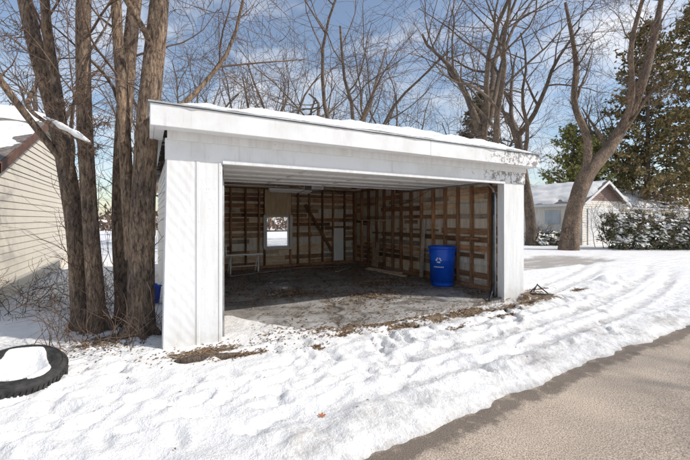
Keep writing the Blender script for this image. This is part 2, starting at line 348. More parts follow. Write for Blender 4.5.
for lay in (0,1):
    base=len(mb.v)
    for j in range(ny+1):
        for i in range(ns+1):
            s=-.18+6.48*i/ns; y=-.28+6.84*j/ny; z=roofz(s,y)
            if lay:
                ed=min(s+.18,6.30-s,y+.28,6.56-y)
                z+=ss(0,.3,ed)*(.05+.04*nz(s*1.6,y*1.6,3)+.03*nz(s*5,y*5,1))-.014+.06*(nz(s*2.3,y*3,8)-.12)+.015*nz(s*11,y*11,8)
            mb.v.append((s,y,z))
    for j in range(ny):
        for i in range(ns):
            a=base+j*(ns+1)+i; mb.face((a,a+1,a+ns+2,a+ns+1),lay,True)
part(mb,'roof_shingles_and_snow',['shingle','snow'])
def clap(mb,a,b,z0,z1,nrm,step=.115,m=0,top=None):
    z=z0; nx_,ny_=nrm
    while z<z1:
        zt=min(z+step,z1)
        o=.016
        mb.quad((a[0]+nx_*o,a[1]+ny_*o,z),(b[0]+nx_*o,b[1]+ny_*o,z),(b[0],b[1],zt),(a[0],a[1],zt),m)
        mb.quad((a[0],a[1],z+.0005),(b[0],b[1],z+.0005),(b[0]+nx_*o,b[1]+ny_*o,z),(a[0]+nx_*o,a[1]+ny_*o,z),m)
        z+=step
mb=MB()
clap(mb,(.07,.12),(.07,6.35),0,2.48,(-1,0)); clap(mb,(6.13,.12),(6.13,6.35),0,2.48,(1,0))
WS0,WS1,WZ0,WZ1=2.96,3.72,.62,1.60
clap(mb,(.07,6.38),(WS0,6.38),0,2.48,(0,1)); clap(mb,(WS1,6.38),(6.13,6.38),0,2.48,(0,1)); clap(mb,(WS0,6.38),(WS1,6.38),0,WZ0,(0,1)); clap(mb,(WS0,6.38),(WS1,6.38),WZ1,2.48,(0,1))
part(mb,'outer_siding',['white'])
mb=MB()
mb.box((.075,.12,0),(.085,6.37,2.47)); mb.box((6.115,.12,0),(6.125,6.37,2.47))
for (a,b_,c,d) in ((.09,WS0,0,2.47),(WS1,6.11,0,2.47),(WS0,WS1,0,WZ0),(WS0,WS1,WZ1,2.47)): mb.box((a,6.362,c),(b_,6.372,d))
part(mb,'wall_backing',['siding'])
mb=MB(); rng=random.Random(11)
def planks(side):
    z=.06
    while z<2.45:
        h=rng.uniform(.09,.14); zt=min(z+h,2.46)
        segs=[]; x=.13
        lim=6.35 if side=='R' else 6.08
        while x<lim:
            l=rng.uniform(.5,2.0); segs.append((x,min(x+l,lim))); x+=l+.006
        for a,b_ in segs:
            if rng.random()<.12: continue
            dz=rng.uniform(-.006,.006)
            if side=='B':
                m=rng.choices([0,1,2,3,4],[3,5,4,2,1.6])[0]
                parts=[(a,b_)]
                if zt>WZ0 and z<WZ1:
                    parts=[(a,min(b_,WS0-.03)),(max(a,WS1+.03),b_)]
                for p,q in parts:
                    if q-p>.05: mb.box((p,6.335,z+dz),(q,6.357,zt+dz),m,Matrix.Rotation(R(rng.uniform(-.3,.3)),3,'Y'))
            else:
                m=rng.choices([0,1,2,3,4],[1.2,3.4,3.4,2.5,4])[0]
                x0=6.088 if side=='R' else .09
                mb.box((x0,a,z+dz),(x0+.022,b_,zt+dz),m)
        z=zt+ (rng.choice([.03,.05,.08,.12]) if side!='B' else rng.choice([.015,.03,.05,.07]))
planks('R'); planks('B'); planks('Lf')
part(mb,'sheathing_boards',['wood_dark','wood_rust','wood_tan','wood_grey','board_white'])
mb=MB()
for k in range(15):
    y=.25+k*.42+rng.uniform(-.03,.03)
    rr_=Matrix.Rotation(R(rng.uniform(-.5,.5)),3,'X')
    mb.box((6.0,y,.09),(6.086,y+.045,2.4),0,rr_); mb.box((.114,y,.09),(.2,y+.045,2.4),0)
for k in range(15):
    s=.3+k*.41+rng.uniform(-.03,.03)
    if WS0-.05<s+.02<WS1+.02: continue
    mb.box((s,6.245,.09),(s+.045,6.333,2.4),0,Matrix.Rotation(R(rng.uniform(-.5,.5)),3,'Y'))
for s in (WS0-.055,WS1+.01): mb.box((s,6.24,.09),(s+.045,6.332,2.4),0)
mb.box((6.0,.13,.012),(6.086,6.33,.088),0); mb.box((.2,6.24,.012),(5.998,6.33,.088),0); mb.box((.114,.13,.012),(.2,6.33,.088),0)
mb.box((5.995,.13,2.402),(6.086,6.33,2.47),0); mb.box((.2,6.24,2.402),(5.99,6.33,2.47),0); mb.box((.114,.13,2.402),(.2,6.33,2.47),0)
for k in range(9):
    y=.30+k*.63; z=rng.choice([1.05,1.2,1.3]); mb.box((6.005,y+.0,z),(6.084,y+.36,z+.045),0)
for k in range(7):
    s=.35+k*.82; z=rng.choice([.95,1.25,1.6])
    if 2.5<s<3.8: continue
    mb.box((s,6.25,z),(s+.36,6.334,z+.045),0)
for (s,z,a) in ((4.7,1.2,58),):
    mb.box((s-.9,6.20,z-.045),(s+.9,6.238,z+.045),0,Matrix.Rotation(R(a),3,'Y'))
part(mb,'studs_and_braces',['stud'],.003)
mb=MB()
for k in range(11):
    y=.35+k*.58; mb.box((.12,y,2.50),(6.06,y+.04,2.62),0)
part(mb,'ceiling_joists',['stud'])
mb=MB()
for k in range(44):
    y=.0+k*.145; mb.quad((.1,y,2.66+min(.4*y,.4*(6.3-y))*.9*.3),(6.1,y,2.66+min(.4*y,.4*(6.3-y))*.9*.3),(6.1,y+.135,2.66+min(.4*(y+.135),.4*(6.3-y))*.27),(.1,y+.135,2.66+min(.4*(y+.135),.4*(6.3-y))*.27),k%2)
part(mb,'roof_deck_boards',['wood_dark','wood_rust'])
mb=MB()
mb.box((.9,4.9,2.40),(5.2,5.0,2.44),0,Matrix.Rotation(R(2),3,'Z')); mb.box((1.6,5.35,2.38),(5.7,5.5,2.41),1,Matrix.Rotation(R(-3),3,'Z')); mb.box((3.6,3.4,2.42),(3.75,6.1,2.46),1,Matrix.Rotation(R(4),3,'Z')); mb.box((5.2,3.2,2.41),(5.35,6.1,2.45),2,Matrix.Rotation(R(-3),3,'Z'))
part(mb,'stored_lumber',['wood_tan','wood_grey','wood_rust'],.003)
mb=MB()
for (a,b_,dz) in (((3.2,3.3,2.3),(3.6,6.2,2.35),.12),((4.0,4.0,2.45),(5.9,5.6,2.2),.25),((5.95,2.2,2.3),(5.95,4.6,1.9),.18)):
    a=Vector(a);b_=Vector(b_); pts=[a.lerp(b_,t/8)-Vector((0,0,dz*4*(t/8)*(1-t/8))) for t in range(9)]; mb.tube(pts,[.006]*9,5)
part(mb,'hanging_wires',['black'])
mb=MB()
mb.box((WS0,6.30,WZ0),(WS0+.05,6.38,WZ1)); mb.box((WS1-.05,6.30,WZ0),(WS1,6.38,WZ1)); mb.box((WS0+.05,6.30,WZ0),(WS1-.05,6.38,WZ0+.05)); mb.box((WS0+.05,6.30,WZ1-.05),(WS1-.05,6.38,WZ1))
mb.box((WS0+.05,6.33,1.11),(WS1-.05,6.36,1.15)); mb.box((WS0-.06,6.20,WZ0-.05),(WS1+.06,6.298,WZ0-.01))
mb.box((WS0-.08,6.225,WZ0-.01),(WS0-.002,6.243,WZ1+.02)); mb.box((WS1+.002,6.225,WZ0-.01),(WS1+.08,6.243,WZ1+.02))
part(mb,'window_frame',['white'],.004)
mb=MB(); mb.box((WS0-.05,6.205,1.63),(WS1+.02,6.222,2.39)); part(mb,'plywood_panel',['ply'])
M['clean_white']=simple('clean_white_panel',(.86,.86,.85),(.92,.92,.91),4,bs=.05)
mb=MB(); mb.box((5.24,6.205,.12),(5.60,6.225,1.2)); mb.box((5.28,6.19,.2),(5.56,6.204,1.12)); part(mb,'white_hatch',['clean_white'],.004)
mb=MB()
mb.box((5.96,4.7,.02),(5.98,5.05,.8),0,Matrix.Rotation(R(4),3,'Y'),(5.97,4.9,.02))
mb.box((5.9,2.6,.02),(5.94,2.7,1.5),2,Matrix.Rotation(R(3),3,'Y'),(5.92,2.65,.02))
mb.box((5.5,2.9,.013),(5.62,4.6,.05),0,Matrix.Rotation(R(3),3,'Z')); mb.box((5.66,3.1,.013),(5.8,4.9,.04),3,Matrix.Rotation(R(-2),3,'Z')); mb.box((5.56,3.2,.052),(5.68,4.5,.085),2,Matrix.Rotation(R(8),3,'Z'))
mb.box((1.6,5.2,.03),(3.3,5.33,.06),2,Matrix.Rotation(R(17),3,'Z')); mb.box((3.6,5.5,.03),(5.0,5.6,.055),3,Matrix.Rotation(R(-12),3,'Z'))
mb.box((4.3,4.7,.03),(5.3,4.78,.055),2,Matrix.Rotation(R(38),3,'Z')); mb.box((4.2,2.7,.013),(4.9,2.76,.035),3,Matrix.Rotation(R(-25),3,'Z'))
part(mb,'loose_boards',['wood_tan','board_white','wood_grey','wood_rust'],.003)
mb=MB(); mb.box((5.75,4.3,1.45),(5.99,5.5,1.475)); mb.box((5.78,4.4,1.2),(5.80,4.42,1.45)); mb.box((5.78,5.3,1.2),(5.8,5.32,1.45)); part(mb,'wall_shelf',['wood_tan'])
mb=MB()
for k in range(4):
    y=.38+k*.56; mb.box((.66,y,2.225),(5.53,y+.545,2.262),0)
    mb.box((.66,y+.02,2.205),(5.53,y+.045,2.2245),0); mb.box((.66,y+.49,2.205),(5.53,y+.515,2.2245),0)
    for s in (.70,1.9,3.08,4.27,5.44): mb.box((s,y+.047,2.207),(s+.05,y+.488,2.2245),0)
part(mb,'overhead_door_panels',['white'],.003)
mb=MB()
for s in (.62,5.57):
    pts=[Vector((s,.15,.05)),Vector((s,.15,1.9)),Vector((s,.20,2.08)),Vector((s,.32,2.18)),Vector((s,.5,2.2)),Vector((s,3.0,2.2))]
    mb.tube(pts,[.022]*6,6)
part(mb,'door_tracks',['metal'])
mb=MB(); pts=[Vector((5.54,.20,.06)),Vector((5.54,.17,.3)),Vector((5.54,.17,2.0))]; mb.tube(pts,[.035,.03,.03],8)
mb.box((5.25,.0,.02),(5.56,.04,.05)); mb.tube([Vector((5.2,-.02,.03)),Vector((5.5,.15,.16)),Vector((5.54,.17,.3))],[.02,.02,.02],6)
part(mb,'black_door_post',['black'])
mb=MB(); mb.box((3.0,2.9,2.16),(3.3,3.3,2.32)); mb.box((3.13,.2,2.30),(3.17,2.9,2.33)); part(mb,'door_opener',['metal'],.01)
mb=MB(); mb.box((2.6,4.72,2.25),(3.8,4.84,2.31)); mb.tube([Vector((2.63,4.78,2.225)),Vector((3.77,4.78,2.225))],[.018,.018],8); mb.tube([Vector((2.8,4.78,2.31)),Vector((2.8,4.78,2.5))],[.006,.006],5); mb.tube([Vector((3.6,4.78,2.31)),Vector((3.6,4.78,2.5))],[.006,.006],5); part(mb,'fluorescent_fixture',['clean_white'])
# ---------------------------------------------------------------- barrel
B=MB(); prof=[(0,.02),(.235,.02),(.245,.035),(.25,.06),(.255,.25),(.262,.26),(.258,.27),(.275,.58),(.283,.59),(.279,.605),(.287,.83),(.287,.84),(.308,.845),(.312,.86),(.312,.885),(.305,.895),(.29,.895),(.283,.88),(.26,.1),(0,.09)]
B.lathe(prof,48)
for a in (0,math.pi):
    c=Matrix.Rotation(a,3,'Z'); pts=[c@Vector(p) for p in ((.285,-.07,.78),(.34,-.06,.78),(.345,0,.78),(.34,.06,.78),(.285,.07,.78))]; B.tube(pts,[.012]*5,6)
def wallp(u,z,off=.004):
    r=.25+(z-.06)*.045+.012+off; t=R(-120)+u/r; return (r*math.cos(t),r*math.sin(t),z)
for k in range(3):
    a0=math.pi/2+k*2*math.pi/3; cr=.085
    A=Vector((cr*math.cos(a0),cr*math.sin(a0))); C=Vector((cr*math.cos(a0+2*math.pi/3),cr*math.sin(a0+2*math.pi/3))); d=(C-A).normalized(); nn=Vector((-d.y,d.x))
    s0=A+d*.035; s1=A+d*.085; hw=.013
    def W2(p): return wallp(p.x,.60+p.y)
    B.quad(W2(s0-nn*hw),W2(s1-nn*hw),W2(s1+nn*hw),W2(s0+nn*hw),1)
    e=s1+d*.035; i=len(B.v); B.v+=[W2(s1-nn*.027),W2(e),W2(s1+nn*.027)]; B.face((i,i+1,i+2),1)
for i in range(9):
    u=-.11+i*.025; B.quad(wallp(u,.44),wallp(u+.016,.44),wallp(u+.016,.465),wallp(u,.465),1)
B.build('blue_recycling_barrel',['blue','logo'],None,L(5.62,1.6,.0),0)
B=MB()
for s in (0,.75):
    for dy in (-.18,.18): B.tube([Vector((s,dy,0)),Vector((s+.04,dy*.2,.5))],[.02,.02],6)
B.box((-.1,-.06,.49),(.92,.06,.53)); B.tube([Vector((.02,-.1,.2)),Vector((.77,-.1,.2))],[.014,.014],6); B.tube([Vector((-.08,0,.53)),Vector((-.08,0,.75))],[.02,.02],6)
B.build('white_sawhorse',['clean_white'],None,L(1.75,5.6,.012),ANG)
B=MB(); B.lathe([(0,0),(.10,0),(.13,.3),(.145,.31),(.145,.33),(.12,.33),(.09,.05),(0,.05)],4)
B.lathe([(0,.31),(.11,.3),(.07,.36),(0,.38)],9)
B.build('blue_storage_bin',['blue'],None,(-3.27,6.15,.04),ANG)
# ---------------------------------------------------------------- tire
T=MB(); w=.11
prof=[(.20,-w*.75),(.215,-w*.95),(.27,-w*1.05),(.32,-w*.95),(.335,-w*.75),(.338,0),(.335,w*.75),(.32,w*.95),(.27,w*1.05),(.215,w*.95),(.20,w*.75),(.21,0)]
T.lathe(prof,56,0,None,True)
for k in range(56):
    a=2*math.pi*k/56; rt=Matrix.Rotation(a,3,'Z')
    for z0,sk in ((-.075,.012),(-.022,-.01),(.03,.012)):
        i=len(T.v)
        for (r,y,z) in ((.334,-.013,z0),(.334,.011,z0),(.334,.011+sk,z0+.045),(.334,-.013+sk,z0+.045),(.347,-.012,z0+.002),(.347,.01,z0+.002),(.347,.01+sk,z0+.043),(.347,-.012+sk,z0+.043)):
            T.v.append(tuple(rt@Vector((r,y,z))))
        for f in ((4,5,6,7),(0,1,5,4),(1,2,6,5),(2,3,7,6),(3,0,4,7)): T.face(tuple(i+k2 for k2 in f),0)
for r0 in (.232,.262,.305):
    T.lathe([(r0-.004,w*1.0),(r0,w*1.075),(r0+.004,w*1.0)],56)
seg=56; rings=14; base=len(T.v)
for j in range(rings+1):
    for k in range(seg):
        a=2*math.pi*k/seg; rm=.205+.085*ss(-.2,.5,nz(math.cos(a)*1.2,math.sin(a)*1.2,5)+.1)*(1 if math.sin(a+.6)>-.3 else .2)
        r=rm*j/rings
        z=w*.35+(w*.75)*ss(.12,.24,r)+.02*nz(math.cos(a)*r*12,math.sin(a)*r*12,2)+(.012 if j<rings else -.03)
        T.v.append((r*math.cos(a),r*math.sin(a),z))
for j in range(rings):
    for k in range(seg):
        k2=(k+1)%seg; T.face((base+j*seg+k,base+j*seg+k2,base+(j+1)*seg+k2,base+(j+1)*seg+k),1,True)
o=T.build('car_tire',['rubber','snow'],None,(-2.86,3.17,.125)); o.rotation_euler=(R(14),R(7),R(20))
# ---------------------------------------------------------------- neighbouring buildings
def gable_house(name,org,ls,ly,eave,ridge,ridge_axis,mats,over=.3,extra=None,snowt=.12,bare=0):
    E=empty(name,org,ANG); wm,gm,rm=mats
    mb=MB(); 
    clap(mb,(0,0),(ls,0),0,eave,(0,-1),.13,0); clap(mb,(0,ly),(ls,ly),0,eave,(0,1),.13,0)
    clap(mb,(0,0),(0,ly),0,eave,(-1,0),.13,0); clap(mb,(ls,0),(ls,ly),0,eave,(1,0),.13,0)
    mid=(ly if ridge_axis=='x' else ls)/2; z=eave; st=.13
    while z<ridge-.05:
        zt=min(z+st,ridge); f0=(z-eave)/(ridge-eave); f1=(zt-eave)/(ridge-eave)
        for e,sg in ((0,-1),((ls if ridge_axis=='x' else ly),1)):
            a0,b0=mid*f0,2*mid-mid*f0; a1,b1=mid*f1,2*mid-mid*f1; o=.016*sg
            if ridge_axis=='x': mb.quad((e+o,a0,z),(e+o,b0,z),(e,b1,zt),(e,a1,zt),1)
            else: mb.quad((a0,e+o,z),(b0,e+o,z),(b1,e,zt),(a1,e,zt),1)
        z+=st
    mb.build('walls',[wm,gm],E)
    mb=MB(); sl=(ridge-eave)/mid; ez=eave-over*sl; n1=60;n2=30
    ext=(ls if ridge_axis=='x' else ly)
    for side in (0,1):
        for lay,(dz,m) in enumerate(((.02,0),(.06,1))):
            base=len(mb.v)
            for i in range(n1+1):
                for j in range(n2+1):
                    a=-over+(ext+2*over)*i/n1; f=j/n2; b_=-over+(mid+over)*f; z=ez+(b_+over)*sl+dz
                    if lay: 
                        ed=min(i/n1,1-i/n1,)*ext
                        z+=snowt*ss(-.0,.12,min(f,ed*.3))*(1+.5*nz(a*.9,b_*1.2,side))-.05+ .04*nz(a*2,b_*2)-bare*max(0,nz(a*1.3,b_*1.8,4)+.05)
                    if side: b_=2*mid-b_
                    mb.v.append((a,b_,z) if ridge_axis=='x' else (b_,a,z))
            for i in range(n1):
                for j in range(n2):
                    q_=base+i*(n2+1)+j; mb.face((q_,q_+1,q_+n2+2,q_+n2+1),m,True)
    mb.build('roof_with_snow',[ 'shingle','snow'],E)
    mb=MB()
    for e in (-over,ext+over):
        for side in (0,1):
            a=(-over,ez);b_=(mid,ridge)
            if side: a=(2*mid+over,ez); 
            t=.03
            def pt(u_,z_,d): return (e+d,u_,z_) if ridge_axis=='x' else (u_,e+d,z_)
            q1=[pt(a[0],a[1]-.14,0),pt(b_[0],b_[1]-.14,0),pt(b_[0],b_[1]+.015,0),pt(a[0],a[1]+.015,0)]
            q2=[pt(a[0],a[1]-.14,t),pt(b_[0],b_[1]-.14,t),pt(b_[0],b_[1]+.015,t),pt(a[0],a[1]+.015,t)]
            mb.quad(*q1);mb.quad(*q2[::-1]);mb.quad(q1[0],q1[1],q2[1],q2[0]); mb.quad(q1[2],q1[3],q2[3],q2[2])
    for u_ in (-over,2*mid+over):
        if ridge_axis=='x': mb.box((-over,u_-.015,ez-.14),(ext+over,u_+.015,ez+.01))
        else: mb.box((u_-.015,-over,ez-.14),(u_+.015,ext+over,ez+.01))
    mb.build('fascia',[rm],E)
    return E
E=gable_house('neighbor_garage',L(-2.37-7,2.9),7,7.3,2.42,4.0,'x',('nsiding','nsiding','fascia_brown'),.25,bare=.25)
E=gable_house('neighbor_garage',Vector((13.1,20,0)),4.3,6,2.55,3.7,'y',('board_white','brown','white'),.35,snowt=.09,bare=.12)
mb=MB(); mb.box((.5,-.06,0),(3.8,-.02,2.1)); 
for k in range(5): mb.box((.5,-.068,.1+k*.42),(3.8,-.061,.12+k*.42))
mb.build('garage_door',['white'],E)
mb=MB(); mb.box((-.06,1.2,1.2),(-.02,2.1,2.0)); mb.build('window',['glass'],E)
E=gable_house('neighbor_house',Vector((19.6,25.5,0)),14,7,2.5,4.1,'x',('siding','siding','white'),.4,bare=.15)
mb=MB()
for k in range(4): mb.box((1.5+k*3,-.06,1.1),(2.6+k*3,-.02,2.0))
mb.build('windows',['glass'],E)
# ---------------------------------------------------------------- trees
def rv(rng): 
    return Vector((rng.gauss(0,1),rng.gauss(0,1),rng.gauss(0,1))).normalized()
WOB=[.10,.24,.30,.34,.38]; NS=[8,8,6,4,3]
def grow(mb,rng,p,d,Ln,r,lvl,up=.08,nch=(6,6,6,5),maxl=4,rmin=.006,jit=0):
    n=NS[lvl]; pts=[p.copy()]; rad=[r]; dd=d.normalized(); dirs=[dd]; end=max(rmin*.7,r*.28)
    for i in range(1,n+1):
        dd=(dd+rv(rng)*WOB[lvl]+Vector((0,0,up))).normalized(); p=p+dd*(Ln/n); pts.append(p.copy()); rad.append(r+(end-r)*(i/n)); dirs.append(dd)
    mb.tube(pts,rad,12 if r>.1 else 7 if r>.04 else 4 if r>.015 else 3,0 if r>.02 else 1,cap=False)
    spawn(mb,rng,pts,rad,dirs,Ln,lvl,up,nch,maxl,rmin,.25)
def spawn(mb,rng,pts,rad,dirs,Ln,lvl,up,nch,maxl,rmin,t0):
    if lvl>=maxl: return
    c=nch[lvl]; n=len(pts)-1
    for k in range(c):
        t=t0+(1-t0)*(k+rng.random())/c; i=min(int(t*n),n-1); f=t*n-i
        q=pts[i].lerp(pts[i+1],f); rr=rad[i]*(1-f)+rad[i+1]*f; dd=dirs[min(i+1,n)]
        ax=dd.cross(rv(rng)).normalized(); a=R(rng.uniform(28,70))
        nd=Matrix.Rotation(a,3,ax)@dd
        grow(mb,rng,q,nd,Ln*rng.uniform(.42,.75)*(1.15-.45*t),max(rmin,rr*rng.uniform(.4,.65)),lvl+1,up*.7,nch,maxl,rmin)
def bare_tree_mesh(name,seed,H,r0,bole,nl=5,nch=(0,6,5,4),barkm='bark2',lean=(0,0),rmin=.007):
    rng=random.Random(seed); mb=MB(); pts=[];rad=[];dirs=[];n=10
    dd=Vector((lean[0],lean[1],1)).normalized(); p=Vector((0,0,-.3))
    for i in range(n+1):
        pts.append(p.copy()); rad.append(r0*(1.35 if i==0 else 1-.35*i/n)); dirs.append(dd); p=p+dd*(bole/n); dd=(dd+rv(rng)*.07+Vector((0,0,.03))).normalized()
    mb.tube(pts,rad,14,0,False,.12)
    for k in range(nl):
        a=k*2*math.pi/nl+rng.uniform(-.5,.5); tl=rng.uniform(.4,1.3); nd=Vector((math.cos(a)*tl,math.sin(a)*tl,1)).normalized()
        q=pts[-1] if k<3 else pts[rng.randint(6,9)]
        grow(mb,rng,q,nd,(H-bole)*rng.uniform(.7,1.0),r0*rng.uniform(.35,.55),1,.06,nch,4,rmin)
    return mb.build(name,[barkm,'twig'])
def inst(src,name,loc,rz,s=1):
    o=bpy.data.objects.new(name,src.data); sc.collection.objects.link(o); o.location=loc; o.rotation_euler[2]=rz; o.scale=(s,s,s); return o
tA=bare_tree_mesh('bare_tree',21,14,.30,4.5,6); tA.location=(.2,17.5,0)
tB=bare_tree_mesh('bare_tree',33,15,.32,5.5,5,lean=(-.12,0)); tB.location=(6.9,16,0)
tC=bare_tree_mesh('bare_tree',47,11.5,.2,4.0,6); tC.location=(-4.2,17.5,0)
tD=bare_tree_mesh('bare_tree',58,14,.30,6.5,5); tD.location=(10.3,20,0)
for (src,x,y,rz,s) in ((tC,-9.0,21,.9,1.15),(tA,-3.4,27,3.0,.95),(tC,3.6,24,2.4,1.1),(tD,-15,19,1.2,.9),(tA,12,33,4.4,1.0),(tC,-17,32,3.6,1.3),(tB,25,34,1,1.0)):
    inst(src,'bare_tree',(x,y,0),rz,s)
inst(tC,'bare_tree',(12.5,.2,0),.4,.8)
def path_tree(mb,rng,pts,rads,nch=(0,6,5,5),kids=8,t0=.35,cl=3.2,jit=.12,rmin=.006,kr=.45,lvl=1,maxl=4,up=.06):
    P=[Vector(p) for p in pts]; out=[];ro=[];n=len(P)
    for i in range(n-1):
        a=P[max(i-1,0)];b=P[i];c=P[i+1];d=P[min(i+2,n-1)]
        for k in range(6):
            t=k/6; out.append(.5*((2*b)+(c-a)*t+(2*a-5*b+4*c-d)*t*t+(3*b-a-3*c+d)*t**3)); ro.append(rads[i]*(1-t)+rads[i+1]*t)
    out.append(P[-1]); ro.append(rads[-1])
    mb.tube(out,ro,18 if rads[0]>.08 else 8,0,False,jit)
    dirs=[(out[min(i+1,len(out)-1)]-out[max(i-1,0)]).normalized() for i in range(len(out))]
    for k in range(kids):
        t=t0+(1-t0)*(k+rng.random())/kids; i=min(int(t*(len(out)-1)),len(out)-2); dd=dirs[i]
        ax=dd.cross(rv(rng)).normalized(); nd=Matrix.Rotation(R(rng.uniform(30,65)),3,ax)@dd
        grow(mb,rng,out[i],nd,cl*rng.uniform(.6,1.1)*(1.2-.4*t),max(rmin,ro[i]*kr*rng.uniform(.5,1)),lvl,up,nch,maxl,rmin)
mb=MB(); rng=random.Random(77)
path_tree(mb,rng,[(10.45,17,-.2),(10.6,17,1.0),(10.85,17,2.2),(11.5,17.1,3.7),(12.7,17.2,5.1),(14.0,17.4,7.3),(14.9,17.6,9.8),(15.6,17.8,12.5)],[.50,.37,.34,.33,.27,.21,.17,.1],kids=8,t0=.5,cl=3.2,nch=(0,5,5,4))
path_tree(mb,rng,[(11.3,17.1,3.5),(11.6,17.3,5.2),(11.3,17.8,7.2),(11.6,18.2,9.5),(11.2,18.4,12.5)],[.2,.17,.14,.11,.07],kids=7,t0=.25,cl=3,nch=(0,5,5,4))
path_tree(mb,rng,[(13.1,17.2,5.6),(13.3,16.8,7.2),(13.0,16.4,9.5),(13.4,16,12)],[.14,.12,.10,.07],kids=5,t0=.25,cl=3,nch=(0,5,4,4))
mb.build('leaning_tree',['bark','twig'])
# foreground clump left of garage
mb=MB(); rng=random.Random(9)
NC=(0,4,4,4)
def trunk(base,mid,r,kids=7,cl=2.6,t0=.45,seed=1):
    path_tree(mb,random.Random(seed),base+mid,r,nch=NC,kids=kids,t0=t0,cl=cl,rmin=.004,kr=.36,up=.08,jit=.09)
trunk([(-3.40,4.76,-.1),(-3.47,4.75,.35)],[(-3.56,4.75,1.5),(-3.80,4.8,2.7),(-4.22,4.9,4.0),(-4.6,5.0,5.6),(-4.9,5.1,8.5)],[.18,.115,.10,.098,.09,.08,.04],6,2.6,.4,1)
trunk([(-3.17,4.66,-.1),(-3.2,4.65,.4)],[(-3.26,4.62,1.6),(-3.33,4.62,3.0),(-3.34,4.65,4.6),(-3.2,4.7,6.5),(-3.1,4.8,9)],[.16,.10,.09,.085,.08,.06,.03],5,2.2,.5,2)
trunk([(-3.02,4.98,-.1),(-3.06,5.0,.4)],[(-3.13,5.02,1.6),(-3.08,5.05,3.0),(-2.95,5.1,4.6),(-2.7,5.2,6.8),(-2.5,5.3,9)],[.17,.11,.10,.095,.085,.06,.03],5,2.2,.5,3)
trunk([(-2.50,4.42,-.1),(-2.50,4.43,.35)],[(-2.49,4.44,1.5),(-2.43,4.46,2.7),(-2.33,4.52,4.0),(-2.2,4.6,5.8),(-1.9,4.8,8.5)],[.22,.15,.135,.125,.11,.08,.04],6,2.8,.5,4)
trunk([(-2.62,4.47,1.0)],[(-2.68,4.45,1.9),(-2.72,4.42,3.0),(-2.78,4.4,4.3),(-2.7,4.4,6.5)],[.08,.072,.065,.055,.03],4,2.0,.5,5)
trunk([(-3.62,4.76,1.9)],[(-3.72,4.7,3.0),(-3.82,4.6,4.3),(-3.75,4.5,6.5)],[.07,.065,.05,.03],4,2.0,.4,6)
trunk([(-3.6,4.78,2.1)],[(-4.2,4.4,3.2),(-4.3,4.0,3.9),(-4.3,3.6,4.3)],[.045,.04,.025,.012],5,.9,.3,7)
trunk([(-3.85,4.6,3.3)],[(-3.5,4.0,2.75),(-3.05,3.9,2.45),(-2.72,3.9,2.3)],[.025,.022,.018,.008],5,.5,.3,8)
for (x,y,r) in ((-3.40,4.75,.11),(-3.17,4.66,.10),(-3.02,4.98,.10),(-2.5,4.42,.15)):
    for k in range(6):
        a=k*1.05+rng.uniform(-.3,.3); c=Vector((math.cos(a),math.sin(a),0)); b0=Vector((x,y,0))
        mb.tube([b0+c*r*.5+Vector((0,0,.34)),b0+c*r*.95+Vector((0,0,.16)),b0+c*r*1.6+Vector((0,0,.07)),b0+c*r*2.3+Vector((0,0,-.03))],[.04,.055,.045,.025],8,0,False,.2)
for k in range(60):
    x,y=rng.choice([(-3.5,4.74),(-3.23,4.64),(-3.1,5.0),(-2.5,4.44)]); z=rng.uniform(.1,2.6); a=rng.uniform(0,6.28)
    grow(mb,rng,Vector((x,y,z)),Vector((math.cos(a),math.sin(a),.9)),rng.uniform(.3,.9),.006,3,.05,(0,0,0,3),4,.0025)
mb.build('tree_clump',['bark','twig'])
mb=MB()
pts=[Vector((-3.30,3.965,2.62)),Vector((-3.16,3.93,2.56)),Vector((-3.05,3.9,2.50)),Vector((-2.96,3.9,2.455)),Vector((-2.88,3.9,2.41)),Vector((-2.80,3.9,2.36)),Vector((-2.74,3.9,2.33))]
mb.tube(pts,[.008,.024,.036,.022,.03,.018,.006],8,0,True,.4); mb.build('snow_on_branch',['snow'])
mb=MB(); rng=random.Random(15)
for k in range(60):
    x=rng.uniform(-3.6,-2.25); y=rng.uniform(3.9,4.5); a=rng.uniform(0,6.28)
    grow(mb,rng,Vector((x,y,.0)),Vector((math.cos(a)*.45,math.sin(a)*.45,1)),rng.uniform(.25,.85),.006,3,.0,(0,0,0,3),4,.0026)
mb.build('dry_weeds',['twig','twig'])
mb=MB()
for k in range(42):
    x=rng.uniform(-5.6,-3.7); y=rng.uniform(5.3,6.2); a=rng.uniform(0,6.28); t=rng.uniform(.3,2)
    grow(mb,rng,Vector((x,y,.0)),Vector((math.cos(a)*t,math.sin(a)*t,1)),rng.uniform(.4,.9),.007,2,-.06,(0,0,4,4),4,.003)
mb.build('brush_pile',['twig','twig'])
